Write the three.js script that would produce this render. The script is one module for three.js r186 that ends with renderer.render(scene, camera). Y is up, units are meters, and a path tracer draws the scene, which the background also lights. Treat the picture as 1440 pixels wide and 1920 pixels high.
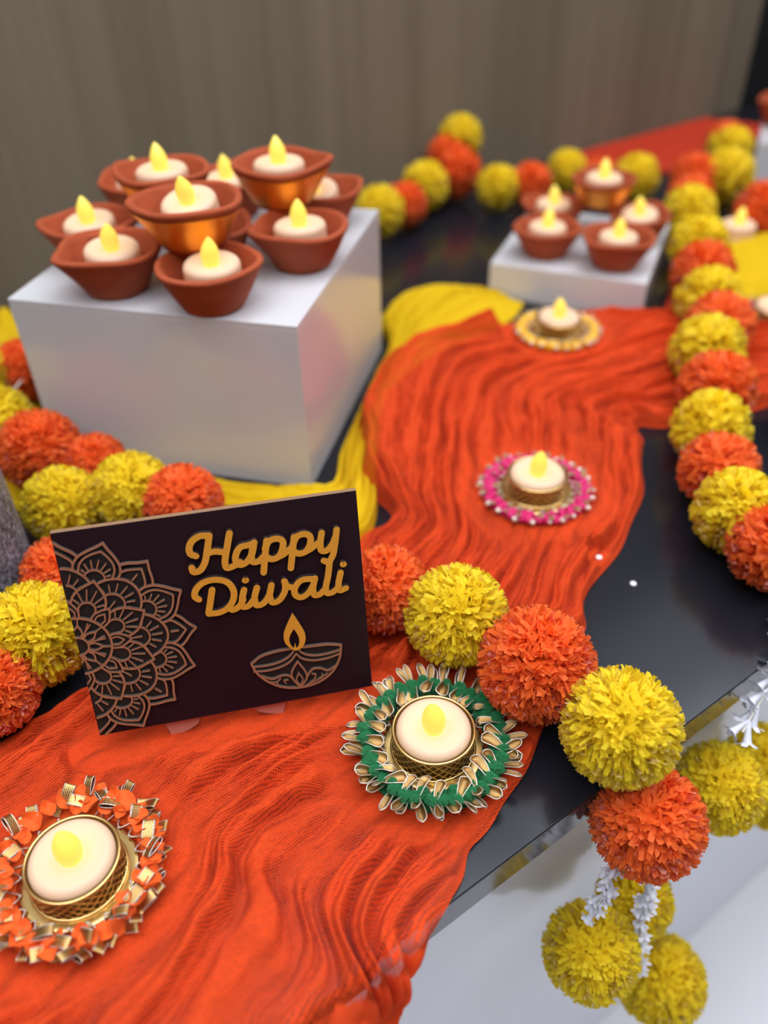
import * as THREE from 'three';
import { mergeGeometries } from 'three/addons/utils/BufferGeometryUtils.js';
import { RoundedBoxGeometry } from 'three/addons/geometries/RoundedBoxGeometry.js';
import { RectAreaLightUniformsLib } from 'three/addons/lights/RectAreaLightUniformsLib.js';
import { createNoise2D, createNoise3D } from 'simplex-noise';

// ------------------------------------------------------------------ camera, light, exposure
const TOP = 0.62;                       // height of the table top
const ZE = -0.143, ZW = -0.958;         // front edge of the table, face of the wall behind it
const scene = new THREE.Scene();
scene.background = new THREE.Color(0x000000);
const camera = new THREE.PerspectiveCamera(62.9, 0.75, 0.02, 30);
camera.position.set(0, TOP + 0.4, 0);
camera.rotation.order = 'YXZ';
camera.rotation.set(-39.05 * Math.PI / 180, -34.93 * Math.PI / 180, -1.4 * Math.PI / 180);
camera.focus = 0.450;
const renderer = new THREE.WebGLRenderer({ antialias: true });
renderer.toneMapping = THREE.LinearToneMapping;
renderer.toneMappingExposure = 1.0;
renderer.shadowMap.enabled = true;
camera.updateProjectionMatrix();
camera.userData.fStop = camera.getFocalLength() / 9.2;      // an opening of 9 mm
RectAreaLightUniformsLib.init();
const PANEL_LIGHT = 4.3, PANEL_COLOR = new THREE.Color(0.94, 0.98, 1.08);
const PANELS = [[-0.75, -0.46], [0.45, -0.46], [1.65, -0.46], [-0.75, 0.52], [0.45, 0.52], [1.65, 0.52]];
const FLAME_LIGHT = 0.0003;

// ------------------------------------------------------------------ helpers
let seedState = 7;
function rnd() { seedState = (seedState * 1664525 + 1013904223) >>> 0; return seedState / 4294967296; }
const reseed = (s) => { seedState = (s * 2654435761) >>> 0; rnd(); rnd(); };
const rr = (a, b) => a + (b - a) * rnd();
reseed(3);
const n2 = createNoise2D(rnd), n3 = createNoise3D(rnd);
const V2 = (x, y) => new THREE.Vector2(x, y), V3 = (x, y, z) => new THREE.Vector3(x, y, z);
const clamp = THREE.MathUtils.clamp, smooth = THREE.MathUtils.smoothstep, lerp = THREE.MathUtils.lerp;
const used = new Map();
function numbered(name) { const n = used.get(name) ?? 0; used.set(name, n + 1); return n ? name + '_' + String(n).padStart(3, '0') : name; }
function finish(m) { m.castShadow = true; m.receiveShadow = true; return m; }
function thing(name, label, category, pos = [0, 0, 0], turn = 0, group) {
  const o = new THREE.Group(); o.name = numbered(name); scene.add(o);
  o.position.set(...pos); o.rotation.y = turn;
  o.userData = { label, category }; if (group) o.userData.group = group;
  return o;
}
function part(name, geo, mat, parent, label) {
  const m = finish(new THREE.Mesh(geo, mat)); m.name = name; parent.add(m);
  if (label) m.userData.label = label;
  return m;
}
function solo(name, geo, mat, label, category, group) {
  const m = finish(new THREE.Mesh(geo, mat)); m.name = numbered(name); scene.add(m);
  m.userData = { label, category }; if (group) m.userData.group = group;
  return m;
}
function struct(name, geo, mat) {
  const m = finish(new THREE.Mesh(geo, mat)); m.name = name; m.userData = { kind: 'structure' }; scene.add(m); return m;
}
function box(w, h, d, x, y, z) { const g = new THREE.BoxGeometry(w, h, d); g.translate(x, y, z); return g; }
function rbox(w, h, d, r, x = 0, y = 0, z = 0) { const g = new RoundedBoxGeometry(w, h, d, 3, r); g.translate(x, y, z); return g; }
function plain(g) { const o = g.index ? g.toNonIndexed() : g; for (const k of Object.keys(o.attributes)) if (!['position', 'normal', 'uv'].includes(k)) o.deleteAttribute(k); return o; }
const merge = (list, groups = false) => mergeGeometries(list.map(plain), groups);
function tex(w, h, fn, { srgb = false, repeat = [1, 1] } = {}) {
  const d = new Uint8Array(w * h * 4);
  for (let y = 0; y < h; y++) for (let x = 0; x < w; x++) {
    const c = fn(x / w, y / h, x, y), i = (y * w + x) * 4;
    for (let k = 0; k < 3; k++) d[i + k] = clamp(Math.round((Array.isArray(c) ? c[k] : c) * 255), 0, 255);
    d[i + 3] = 255;
  }
  const t = new THREE.DataTexture(d, w, h);
  t.wrapS = t.wrapT = THREE.RepeatWrapping; t.magFilter = THREE.LinearFilter; t.minFilter = THREE.LinearMipmapLinearFilter; t.generateMipmaps = true;
  if (srgb) t.colorSpace = THREE.SRGBColorSpace;
  t.repeat.set(...repeat); t.needsUpdate = true;
  return t;
}
// noise that repeats over the unit square
function tile(u, v, fu, fv, k = 0) {
  const a = u * Math.PI * 2, b = v * Math.PI * 2;
  return 0.5 * (n3(Math.cos(a) * fu / 6.28 + k, Math.sin(a) * fu / 6.28, Math.cos(b) * fv / 6.28 + 3 * k) + n3(Math.sin(a) * fu / 6.28 - k, Math.sin(b) * fv / 6.28, Math.cos(a) * fu / 6.28 + 7));
}
const std = (o) => new THREE.MeshPhysicalMaterial(o);
const lin = (r, g, b) => new THREE.Color().setRGB(r, g, b);

// ------------------------------------------------------------------ textures and materials
const speckle = tex(256, 256, (u, v) => 0.5 + 0.28 * tile(u, v, 40, 40, 1) + 0.35 * (rnd() - 0.5));
const clayBump = tex(512, 256, (u, v) => 0.5 + 0.22 * tile(u, v, 6, 14, 2) + 0.14 * tile(u, v, 40, 60, 3) + 0.14 * (rnd() - 0.5));
const clayColor = tex(512, 256, (u, v) => { const n = 0.5 + 0.5 * tile(u, v, 8, 10, 4), s = rnd() < 0.012 ? 0.1 : 0; return [0.575 + 0.10 * n + s, 0.240 + 0.055 * n + s, 0.100 + 0.03 * n + s]; }, { srgb: true });
const woodVeneer = tex(1024, 128, (u, v) => {
  const n = 0.5 * tile(u, v, 9, 0.7, 5) + 0.35 * tile(u, v, 40, 1.2, 6) + 0.22 * tile(u, v, 160, 3, 7);
  return [0.47 + 0.078 * n, 0.422 + 0.074 * n, 0.352 + 0.070 * n];
}, { srgb: true });
const boardGrain = tex(256, 512, (u, v) => 0.5 + 0.3 * tile(u, v, 3, 120, 8) + 0.2 * tile(u, v, 8, 300, 9));
const weave = tex(512, 512, (u, v) => {                              // 24 by 24 threads of open gauze
  const t = (x) => Math.pow(Math.abs(Math.cos(Math.PI * 24 * x)), 1.0);
  const wob = 0.010 * tile(u, v, 20, 20, 10);
  const a = Math.max(t(u + wob), 0.92 * t(v - wob));
  return clamp(0.48 + 0.98 * (a - 0.42) + 0.14 * tile(u, v, 12, 12, 11) + 0.1 * (rnd() - 0.5), 0.22, 1);
});
const weaveBump = tex(512, 512, (u, v) => { const t = (x) => Math.abs(Math.cos(Math.PI * 24 * x)); return Math.max(t(u), t(v)); });
const glitterN = tex(512, 512, () => { const a = rnd() * 6.283, r = 0.42 * Math.sqrt(rnd()); return [0.5 + r * Math.cos(a), 0.5 + r * Math.sin(a), 0.9]; });
const glitterC = tex(256, 256, (u, v) => { const n = 0.55 + 0.3 * tile(u, v, 30, 30, 12) + 0.35 * (rnd() - 0.5); return [n, n * 1.01, n * 1.05]; }, { srgb: true });
const ribbonN = tex(64, 64, (u, v) => 0.5 + 0.5 * Math.sin(u * 6.283 * 16) * Math.sin(v * 6.283 * 8));

const M = {
  wall: std({ map: woodVeneer, specularIntensity: 0.15, roughness: 0.7 }),
  white: std({ color: lin(0.80, 0.80, 0.80), roughness: 0.85 }),
  sideWall: std({ color: lin(0.20, 0.165, 0.135), roughness: 0.9 }),
  ceiling: std({ color: lin(0.86, 0.87, 0.88), roughness: 0.9 }),
  black: std({ color: lin(0.006, 0.006, 0.007), roughness: 0.5 }),
  floor: std({ color: lin(0.70, 0.69, 0.71), roughness: 0.35 }),
  tableTop: std({ color: lin(0.010, 0.011, 0.015), roughness: 0.18, specularIntensity: 0.7 }),
  tableEdge: std({ color: lin(0.045, 0.045, 0.048), roughness: 0.10 }),
  tablePanel: std({ color: lin(0.62, 0.66, 0.72), roughness: 0.5, clearcoat: 1, clearcoatRoughness: 0.10 }),
  acrylic: std({ color: lin(0.64, 0.635, 0.635), roughness: 0.45, clearcoat: 1, clearcoatRoughness: 0.13 }),
  orangeGauze: std({ vertexColors: true, color: lin(0.70, 0.064, 0.012), roughness: 0.9, specularIntensity: 0.25, alphaMap: weave, transparent: true, bumpMap: weaveBump, bumpScale: 0.0002 }),
  redCloth: std({ color: lin(0.40, 0.030, 0.010), roughness: 0.9, specularIntensity: 0.3 }),
  yellowGauze: std({ color: lin(0.60, 0.38, 0.005), roughness: 0.9, specularIntensity: 0.3 }),
  pomYellow: std({ color: lin(1.0, 0.79, 0.008), roughness: 1.0, specularIntensity: 0.5, clearcoat: 0.25, clearcoatRoughness: 0.35, transmission: 0.5, thickness: 0, vertexColors: true }),
  pomOrange: std({ color: lin(1.0, 0.185, 0.012), roughness: 1.0, specularIntensity: 0.5, clearcoat: 0.3, clearcoatRoughness: 0.35, transmission: 0.5, thickness: 0, vertexColors: true }),
  clay: std({ map: clayColor, bumpMap: clayBump, bumpScale: 0.0007, roughness: 0.82 }),
  goldPaint: std({ color: lin(0.86, 0.33, 0.045), metalness: 0.85, roughness: 0.38, bumpMap: clayBump, bumpScale: 0.0006 }),
  wax: std({ color: lin(0.70, 0.49, 0.33), roughness: 0.45, specularIntensity: 0.6, emissive: lin(1.0, 0.48, 0.16), emissiveIntensity: 0.075 }),
  flame: std({ color: lin(0.80, 0.62, 0.10), roughness: 0.35, emissive: lin(1.0, 0.74, 0.10), emissiveIntensity: 0.56 }),
  gold: std({ color: lin(0.83, 0.58, 0.22), metalness: 1, roughness: 0.26 }),
  goldDark: std({ color: lin(0.30, 0.17, 0.05), metalness: 0.8, roughness: 0.4 }),
  goldRibbon: std({ color: lin(0.50, 0.31, 0.115), metalness: 1, roughness: 0.34, bumpMap: ribbonN, bumpScale: 0.0002, side: THREE.DoubleSide }),
  silverCord: std({ color: lin(0.68, 0.62, 0.52), metalness: 0.7, roughness: 0.35 }),
  greenVelvet: std({ color: lin(0.004, 0.15, 0.040), roughness: 0.5, bumpMap: speckle, bumpScale: 0.0008, sheen: 0.6, sheenColor: lin(0.1, 0.8, 0.35), sheenRoughness: 0.4 }),
  orangeFelt: std({ color: lin(0.80, 0.10, 0.005), roughness: 0.8, sheen: 0.4, sheenColor: lin(1, 0.45, 0.1), side: THREE.DoubleSide }),
  magenta: std({ color: lin(0.62, 0.008, 0.13), roughness: 0.45, sheen: 0.4, sheenColor: lin(1, 0.2, 0.5) }),
  yellowBead: std({ color: lin(0.9, 0.52, 0.02), roughness: 0.4 }),
  board: std({ color: lin(0.016, 0.0052, 0.0085), roughness: 0.5, specularIntensity: 0.35, bumpMap: boardGrain, bumpScale: 0.00012 }),
  boardEdge: std({ color: lin(0.27, 0.15, 0.075), roughness: 0.7 }),
  letterTop: std({ color: lin(0.74, 0.33, 0.026), roughness: 0.5, metalness: 0.2, bumpMap: speckle, bumpScale: 0.0003 }),
  letterSide: std({ color: lin(0.022, 0.014, 0.012), roughness: 0.55 }),
  copperTop: std({ color: lin(0.38, 0.155, 0.075), roughness: 0.5, metalness: 0.2, bumpMap: speckle, bumpScale: 0.0002 }),
  copperSide: std({ color: lin(0.10, 0.068, 0.050), roughness: 0.6 }),
  blackBacking: std({ color: lin(0.008, 0.005, 0.004), roughness: 0.6 }),
  heartFace: std({ color: lin(0.52, 0.21, 0.16), roughness: 0.35 }),
  heartEdge: std({ color: lin(0.16, 0.075, 0.035), roughness: 0.6 }),
  floret: std({ color: lin(0.70, 0.71, 0.76), roughness: 0.55, transmission: 0.1, thickness: 0, side: THREE.DoubleSide }),
  string: std({ color: lin(0.75, 0.72, 0.62), roughness: 0.8 }),
  glitter: std({ color: lin(0.78, 0.79, 0.84), map: glitterC, metalness: 0.12, roughness: 0.34, normalMap: glitterN, normalScale: V2(0.9, 0.9) }),
  glitterBlue: std({ color: lin(0.30, 0.38, 0.55), map: glitterC, metalness: 0.8, roughness: 0.3, normalMap: glitterN, normalScale: V2(0.9, 0.9) }),
  frame: std({ color: lin(0.75, 0.75, 0.75), roughness: 0.5 }),
  diffuser: std({ color: lin(0.8, 0.8, 0.8), roughness: 0.6, emissive: PANEL_COLOR, emissiveIntensity: 1.0 }),
  sequin: std({ color: lin(0.9, 0.88, 0.85), roughness: 0.3 }),
};

// ------------------------------------------------------------------ the room
const X0 = -2.6, X1 = 3.4, Z1 = 3.2, CEIL = TOP + 2.02, WOOD = TOP + 1.34, XB = 1.475;
{
  const T = 0.1, cx = (X0 + X1) / 2, cz = (ZW + Z1) / 2;
  struct('floor', box(X1 - X0 + 2 * T, T, Z1 - ZW + 2 * T, cx, -T / 2, cz), M.floor);
  struct('ceiling', box(X1 - X0 + 2 * T, T, Z1 - ZW + 2 * T, cx, CEIL + T / 2, cz), M.ceiling);
  const wb = box(XB - X0, WOOD, T, (X0 + XB) / 2, WOOD / 2, ZW - T / 2);
  const uv = wb.attributes.uv, p = wb.attributes.position;
  for (let i = 0; i < uv.count; i++) uv.setXY(i, p.getX(i) / 1.6, p.getY(i) / 1.4);
  struct('wall_back', wb, M.wall);
  struct('wall_upper', box(X1 - X0, CEIL - WOOD, T, cx, (CEIL + WOOD) / 2, ZW - T / 2), M.white);
  struct('trim_1', box(X1 - XB, WOOD, T, (XB + X1) / 2, WOOD / 2, ZW - T / 2 - 0.004), M.black);
  struct('wall_left', box(T, CEIL, Z1 - ZW, X0 - T / 2, CEIL / 2, cz), M.sideWall);
  struct('wall_right', box(T, CEIL, Z1 - ZW, X1 + T / 2, CEIL / 2, cz), M.sideWall);
  struct('wall_front', box(X1 - X0 + 2 * T, CEIL, T, cx, CEIL / 2, Z1 + T / 2), M.sideWall);
}

// ------------------------------------------------------------------ the table
const TX0 = -1.2, TX1 = 2.6;
{
  const t = thing('display_table', 'long black topped table with a pale grey front panel standing against the brown wood wall', 'table', [0, 0, 0]);
  const D = ZE - ZW - 0.004, cz = ZE - D / 2, w = TX1 - TX0, cx = (TX0 + TX1) / 2;
  part('tabletop', rbox(w, 0.0025, D, 0.001, cx, TOP - 0.00125, cz), M.tableTop, t);
  part('edge_band', box(w, 0.023, D - 0.0012, cx, TOP - 0.0025 - 0.0115, cz - 0.0006), M.tableEdge, t, 'dark glossy edge of the table top');
  part('front_panel', box(w - 0.02, TOP - 0.0255, 0.02, cx, (TOP - 0.0255) / 2, ZE - 0.022 - 0.01), M.tablePanel, t, 'pale grey glossy front panel');
  for (const x of [TX0 + 0.02, TX1 - 0.02]) part('end_panel', box(0.02, TOP - 0.0255, D - 0.06, x, (TOP - 0.0255) / 2, cz), M.tablePanel, t);
}

// ------------------------------------------------------------------ gauze cloths
// A cloth is a ribbon between two edge curves given in metres on the table; past the front edge it folds down.
const curve2 = (pts) => new THREE.CatmullRomCurve3(pts.map(([x, z]) => V3(x, 0, z)), false, 'centripetal');
const RESTS = [];                                                      // [x, z, radius, height]: the cloth lies flat under what stands on it
function clothGeo(L, R, nu, nv, height, wob = 0) {
  const cl = curve2(L), cr = curve2(R), pos = [], uv = [], idx = [], col = [];
  let along = 0, last = null;
  for (let j = 0; j <= nv; j++) {
    const s = j / nv, k = s * (L.length - 1);
    const a = cl.getPoint(k / (L.length - 1)), b = cr.getPoint(k / (R.length - 1));
    const mid = a.clone().lerp(b, 0.5);
    if (last) along += mid.distanceTo(last); last = mid;
    const wdt = a.distanceTo(b);
    for (let i = 0; i <= nu; i++) {
      let u = i / nu;
      const e = wob * (n2(s * 14, 3) * (1 - u) + n2(s * 12, 9) * u) * (Math.abs(u - 0.5) * 2) ** 3;
      const p = a.clone().lerp(b, u + e / wdt);
      let h = height(u, s, u * wdt, along, p.x, p.z, wdt);
      for (const [rx, rz, r, hh] of RESTS) {
        const d = Math.hypot(p.x - rx, p.z - rz);
        if (d < r * 1.35) h = lerp(Math.min(h, hh), h, smooth(d, r, r * 1.35));
      }
      let y = TOP + h, z = p.z;
      const over = p.z - (ZE - 0.001);
      if (over > 0) {                                                  // over the front edge and down
        const rad = 0.004, arc = rad * Math.PI / 2;
        if (over < arc) { const t = over / rad; z = ZE - 0.001 + Math.sin(t) * (rad + h); y = TOP + (rad + h) * Math.cos(t) - rad; }
        else { z = ZE - 0.001 + rad + h; y = TOP - rad - (over - arc); }
      }
      pos.push(p.x, y, z); col.push(1, 1, 1, Math.max(density, 1 - 0.5 * smooth(Math.min(u, 1 - u), 0, 0.035))); if (over > 0.003) { uv.push(0, 0); col[col.length - 1] = 1; } else uv.push((u * wdt) / 0.026, along / 0.026);
    }
  }
  for (let j = 0; j < nv; j++) for (let i = 0; i < nu; i++) {
    const q = j * (nu + 1) + i;
    idx.push(q, q + 1, q + nu + 1, q + 1, q + nu + 2, q + nu + 1);
  }
  const g = new THREE.BufferGeometry();
  g.setAttribute('position', new THREE.Float32BufferAttribute(pos, 3));
  g.setAttribute('uv', new THREE.Float32BufferAttribute(uv, 2));
  g.setAttribute('color', new THREE.Float32BufferAttribute(col, 4));
  g.setIndex(idx); g.computeVertexNormals();
  return g;
}
let density = 1;
const fold1 = (x) => { const f = x - Math.floor(x), q = f < 0.66 ? f / 0.66 : (1 - f) / 0.34; return Math.pow(Math.sin(q * Math.PI / 2), 0.9); };   // a pleat leaning to one side, a sharp valley between pleats
function gauzeHeight(amp, count, seed, mounds = [], lift = () => 0, press = () => 1) {
  return (u, s, a, b, x, z) => {
    const w1 = 0.032 * n2(b * 4 + seed, u * 2.2 + seed) + 0.014 * n2(b * 13, u * 5 - seed) + 0.004 * n2(b * 40, u * 14);
    const uu = u + w1, k1 = uu * count, k2 = uu * count * 2.35 + 0.6 * n2(b * 7 + 3, u * 5);
    const m1 = 0.62 + 0.5 * n2(Math.floor(k1) * 7.1 + seed, b * 6), m2 = 0.5 + 0.6 * n2(Math.floor(k2) * 3.7 - seed, b * 11);
    const big = fold1(k1) * clamp(m1, 0.12, 1.1), small = fold1(k2) * clamp(m2, 0, 1.1);
    const crink = n2(a * 240, b * 90) * 0.0003 + n2(a * 80 + 5, b * 40) * 0.0009 + n2(a * 34 + 9, b * 52) * 0.0010;
    const p = press(u, s);
    density = clamp(0.64 + 0.45 * big + 0.22 * small + 0.10 * n2(a * 60, b * 25), 0.6, 1);      // folded gauze lies double and hides more of what is under it
    let h = 0.0012 + (amp * (0.74 * big + 0.34 * small + 0.18 * (0.5 + 0.5 * n2(u * 4 + seed, b * 8))) + crink) * p;
    const e = Math.min(u, 1 - u);
    const hem = 0.0026 * Math.exp(-(((e - 0.02) / 0.012) ** 2)) * p;
    h = h * smooth(e, -0.01, 0.05) + hem + 0.0009;
    for (const [mx, mz, r, hh] of mounds) h += hh * Math.exp(-((x - mx) ** 2 + (z - mz) ** 2) / (r * r)) * smooth(e, 0, 0.08);
    h += lift(s) * smooth(u, 0, 0.035) * Math.exp(-((u / 0.22) ** 2));
    return Math.max(h, 0.0009);
  };
}
const HOLD_Y = 0.0055;
const HOLDERS = { green: [0.179, -0.2143], orange: [-0.006, -0.2594], magenta: [0.3859, -0.3491], yellow: [0.5861, -0.5265], pink: [0.785, -0.415] };
for (const [x, z, r] of [[0.2145, -0.3082, 0.027], [0.2337, -0.2619, 0.03], [0.2438, -0.2046, 0.0315], [0.5712, -0.3321, 0.03], [0.6147, -0.3754, 0.03], [0.6654, -0.4007, 0.03], [0.6992, -0.4387, 0.03], [0.7516, -0.4858, 0.03], [0.0252, -0.3981, 0.03], [0.0571, -0.4472, 0.025], [0.1506, -0.4638, 0.0275], [0.1265, -0.4975, 0.0285]]) RESTS.push([x, z, r * 0.75, 0.0032]);
for (let k = 0; k <= 8; k++) RESTS.push([lerp(0.030, 0.175, k / 8), lerp(-0.3255, -0.264, k / 8) - 0.002, 0.017, 0.0026]);
RESTS.push([0.369, -0.268, 0.008, 0.0045], [0.925, -0.565, 0.024, 0.011]);
for (const k of ['green', 'orange', 'magenta', 'yellow']) RESTS.push([...HOLDERS[k], 0.052, HOLD_Y - 0.0006]);
const runnerL = [[-0.25, -0.335], [-0.0137, -0.3689], [0.0025, -0.3707], [0.0396, -0.3698], [0.1197, -0.3652], [0.1863, -0.37], [0.2336, -0.3821], [0.2558, -0.3873], [0.2824, -0.394], [0.2889, -0.428], [0.3144, -0.4825], [0.3616, -0.537], [0.4262, -0.5765], [0.5105, -0.583], [0.5600, -0.573], [0.6400, -0.548], [0.690, -0.484], [0.80, -0.362]];
const runnerR = [[-0.14, -0.035], [0.0825, -0.088], [0.1023, -0.130], [0.141, -0.1465], [0.1654, -0.1569], [0.2093, -0.1724], [0.2671, -0.2018], [0.3056, -0.2261], [0.3355, -0.2453], [0.3973, -0.2729], [0.4642, -0.3099], [0.5034, -0.3447], [0.518, -0.366], [0.526, -0.362], [0.545, -0.347], [0.6345, -0.3172], [0.72, -0.305], [0.79, -0.285]];
solo('table_runner', clothGeo(runnerL, runnerR, 330, 1500, gauzeHeight(0.0160, 14, 2.3, [[0.43, -0.535, 0.05, 0.012], [0.36, -0.49, 0.035, 0.006], [0.60, -0.42, 0.05, 0.010], [0.66, -0.45, 0.04, 0.012]], (t) => 0.017 * smooth(t, 0.42, 0.56) * (1 - smooth(t, 0.80, 0.92))), 0.004), M.orangeGauze,
  'long crinkled orange gauze runner winding across the black table under the plaque and tealights', 'table runner');
const yellowL = [[0.16, -0.93], [0.15, -0.78], [0.098, -0.635], [0.165, -0.553], [0.235, -0.472], [0.262, -0.450], [0.296, -0.485], [0.362, -0.543], [0.44, -0.615], [0.462, -0.662], [0.53, -0.69], [0.594, -0.652]];
const yellowR = [[0.03, -0.87], [0.05, -0.76], [0.03, -0.62], [0.11, -0.52], [0.18, -0.42], [0.25, -0.385], [0.312, -0.455], [0.368, -0.525], [0.435, -0.565], [0.505, -0.575], [0.575, -0.582], [0.612, -0.602]];
solo('gauze_cloth', clothGeo(yellowL, yellowR, 110, 420, gauzeHeight(0.010, 6, 7.7, [[0.235, -0.43, 0.035, 0.010], [0.53, -0.65, 0.05, 0.012]], () => 0, (u, t) => 1 - 0.97 * smooth(u, 0.45, 0.75) * smooth(t, 0.46, 0.56))), M.yellowGauze,
  'yellow gauze cloth wrapped round the foot of the large white box', 'cloth');
solo('gauze_cloth', clothGeo([[0.822, -0.560], [0.875, -0.600], [0.925, -0.605], [1.0, -0.575], [1.06, -0.54]], [[0.745, -0.485], [0.79, -0.462], [0.84, -0.452], [0.92, -0.44], [1.0, -0.43]], 60, 120, gauzeHeight(0.010, 6, 3.1, [[0.90, -0.53, 0.06, 0.012]])), M.yellowGauze,
  'bunched yellow gauze under the single tealight at the far right', 'cloth');
solo('gauze_cloth', clothGeo([[1.01, -0.945], [1.12, -0.948], [1.24, -0.950], [1.36, -0.950]], [[0.985, -0.835], [1.08, -0.80], [1.21, -0.78], [1.40, -0.85]], 60, 100, gauzeHeight(0.005, 5, 9.2)), M.redCloth,
  'flat red cloth lying against the back wall beyond the garlands', 'cloth');
solo('gauze_cloth', clothGeo([[0.702, -0.490], [0.765, -0.530], [0.855, -0.588], [0.94, -0.64]], [[0.715, -0.455], [0.80, -0.495], [0.875, -0.548], [0.96, -0.60]], 50, 110, gauzeHeight(0.010, 4, 5.5)), M.redCloth,
  'narrow fold of red cloth between the small white box and the right garland', 'cloth');

// ------------------------------------------------------------------ white display boxes
function displayBox(label, corner, dir, w, d, h) {
  // corner: the corner nearest the camera; dir: along the front face; the box reaches back from there
  const t = thing('display_box', label, 'box', [corner[0], TOP, corner[1]], 0);
  const ang = Math.atan2(-dir[1], dir[0]); t.rotation.y = ang;
  const th = 0.004;
  part('top_sheet', rbox(w, th, d, 0.0005, -w / 2, h - th / 2, -d / 2), M.acrylic, t);
  part('front_sheet', rbox(w, h - th, th, 0.0003, -w / 2, (h - th) / 2, -th / 2), M.acrylic, t);
  part('back_sheet', rbox(w, h - th, th, 0.0003, -w / 2, (h - th) / 2, -d + th / 2), M.acrylic, t);
  for (const x of [-th / 2, -w + th / 2]) part('side_sheet', rbox(th, h - th, d - 2 * th, 0.0003, x, (h - th) / 2, -d / 2), M.acrylic, t);
  return t;
}
const BOX1 = 0.139, BOX2 = 0.038;
displayBox('large white glossy box carrying the pile of clay lamps', [0.2544, -0.4629], [0.6495, 0.7604], 0.2241, 0.2322, BOX1);
displayBox('small low white box carrying five clay lamps', [0.6848, -0.5024], [0.5359, 0.8443], 0.1656, 0.1811, BOX2);
displayBox('white box cut off by the right edge of the photo, one clay lamp on it', [1.196, -0.568], [0.5359, 0.8443], 0.14, 0.15, 0.06);

// ------------------------------------------------------------------ LED tealights and clay lamps
const lathe = (pts, seg = 48) => new THREE.LatheGeometry(pts.map(([x, y]) => V2(x, y)), seg);
const CR = 0.0205, CH = 0.0175;
const waxGeo = (() => {
  const p = [[0, 0], [CR * 0.97, 0], [CR, 0.0008], [CR, CH - 0.0045]];
  for (let i = 1; i <= 8; i++) { const a = i / 8 * Math.PI / 2; p.push([CR - 0.0045 + 0.0045 * Math.cos(a), CH - 0.0045 + 0.0045 * Math.sin(a)]); }
  p.push([0.0115, CH - 0.0002], [0.0095, CH - 0.0009], [0.0072, CH - 0.0020], [0.0062, CH - 0.0026], [0, CH - 0.0026]);
  return lathe(p, 56);
})();
const flameGeo = (() => {
  const p = [[0, 0]];
  for (let i = 0; i <= 20; i++) {
    const t = i / 20, y = t * 0.0215;
    const r = t < 0.34 ? 0.0066 * (0.80 + 0.20 * Math.sin(t / 0.34 * Math.PI / 2)) : 0.0066 * Math.pow(Math.cos((t - 0.34) / 0.66 * Math.PI / 2), 0.80);
    p.push([Math.max(r, 0.00001), y]);
  }
  const g = lathe(p, 28), q = g.attributes.position;
  for (let i = 0; i < q.count; i++) { const y = q.getY(i); q.setX(i, q.getX(i) + 9 * y * y * 0.35); }   // the tip leans a little
  g.computeVertexNormals(); return g;
})();
function makeTealight(label, pos, tiltX = 0, tiltZ = 0, turn = 0, group, size = 1) {
  const t = thing('tealight', label, 'candle', pos, turn, group);
  t.rotation.set(tiltX, turn, tiltZ); t.scale.setScalar(size);
  part('wax_body', waxGeo, M.wax, t);
  const f = part('flame', flameGeo, M.flame, t); f.position.y = CH - 0.0032; f.rotation.y = rnd() * 6.28;
  const l = new THREE.PointLight(new THREE.Color(1.0, 0.66, 0.20), FLAME_LIGHT, 0, 2); l.name = 'flame_lamp';
  l.position.y = CH + 0.0095; l.castShadow = true; l.shadow.radius = 0.2; t.add(l);
  return t;
}
// clay lamp: a thrown bowl with a pinched lip on its +x side
const DR = 0.0385, DH = 0.033;
function pinch(g, k, seed) {
  const p = g.attributes.position;
  for (let i = 0; i < p.count; i++) {
    const x = p.getX(i), y = p.getY(i), z = p.getZ(i), r = Math.hypot(x, z), th = Math.atan2(z, x);
    const up = smooth(y, 0.008, DH), f = 1 + k * up * Math.exp(-((th / 0.36) ** 2)) - 0.035 * up * Math.exp(-(((Math.abs(th) - 0.85) / 0.4) ** 2)) + 0.018 * up * Math.sin(2 * th + seed) + 0.008 * Math.sin(5 * th + seed * 2);
    p.setXYZ(i, x * f, y + up * (0.0018 * Math.exp(-((th / 0.4) ** 2)) + 0.0009 * Math.sin(3 * th + seed)), z * f);
    void r;
  }
  g.computeVertexNormals(); return g;
}
const bowlProfile = [[0, 0.0], [0.0205, 0], [0.0222, 0.0008], [0.0250, 0.0055], [0.0295, 0.0135], [0.0335, 0.0215], [0.0362, 0.0270], [0.0380, 0.0300], [0.0385, 0.0318], [0.0378, 0.0332], [0.0360, 0.0338], [0.0342, 0.0332], [0.0330, 0.0315], [0.0310, 0.0270], [0.0282, 0.0205], [0.0250, 0.0135], [0.0215, 0.0090], [0.0150, 0.0072], [0, 0.0070]];
const bandProfile = [[0.02345, 0.0030], [0.0255, 0.0055], [0.0300, 0.0135], [0.0340, 0.0215], [0.0366, 0.0268], [0.0372, 0.0278]];
const bowlGeos = [0, 1, 2].map((k) => pinch(lathe(new THREE.CatmullRomCurve3(bowlProfile.map(([x, y]) => V3(x, y, 0)), false, 'centripetal').getPoints(60).map((p) => [Math.max(p.x, 0), p.y]), 72), [0.11, 0.07, 0.15][k], k * 2.1));
const bandGeos = [0, 1, 2].map((k) => pinch(lathe(bandProfile, 72), [0.11, 0.07, 0.15][k], k * 2.1));
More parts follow.
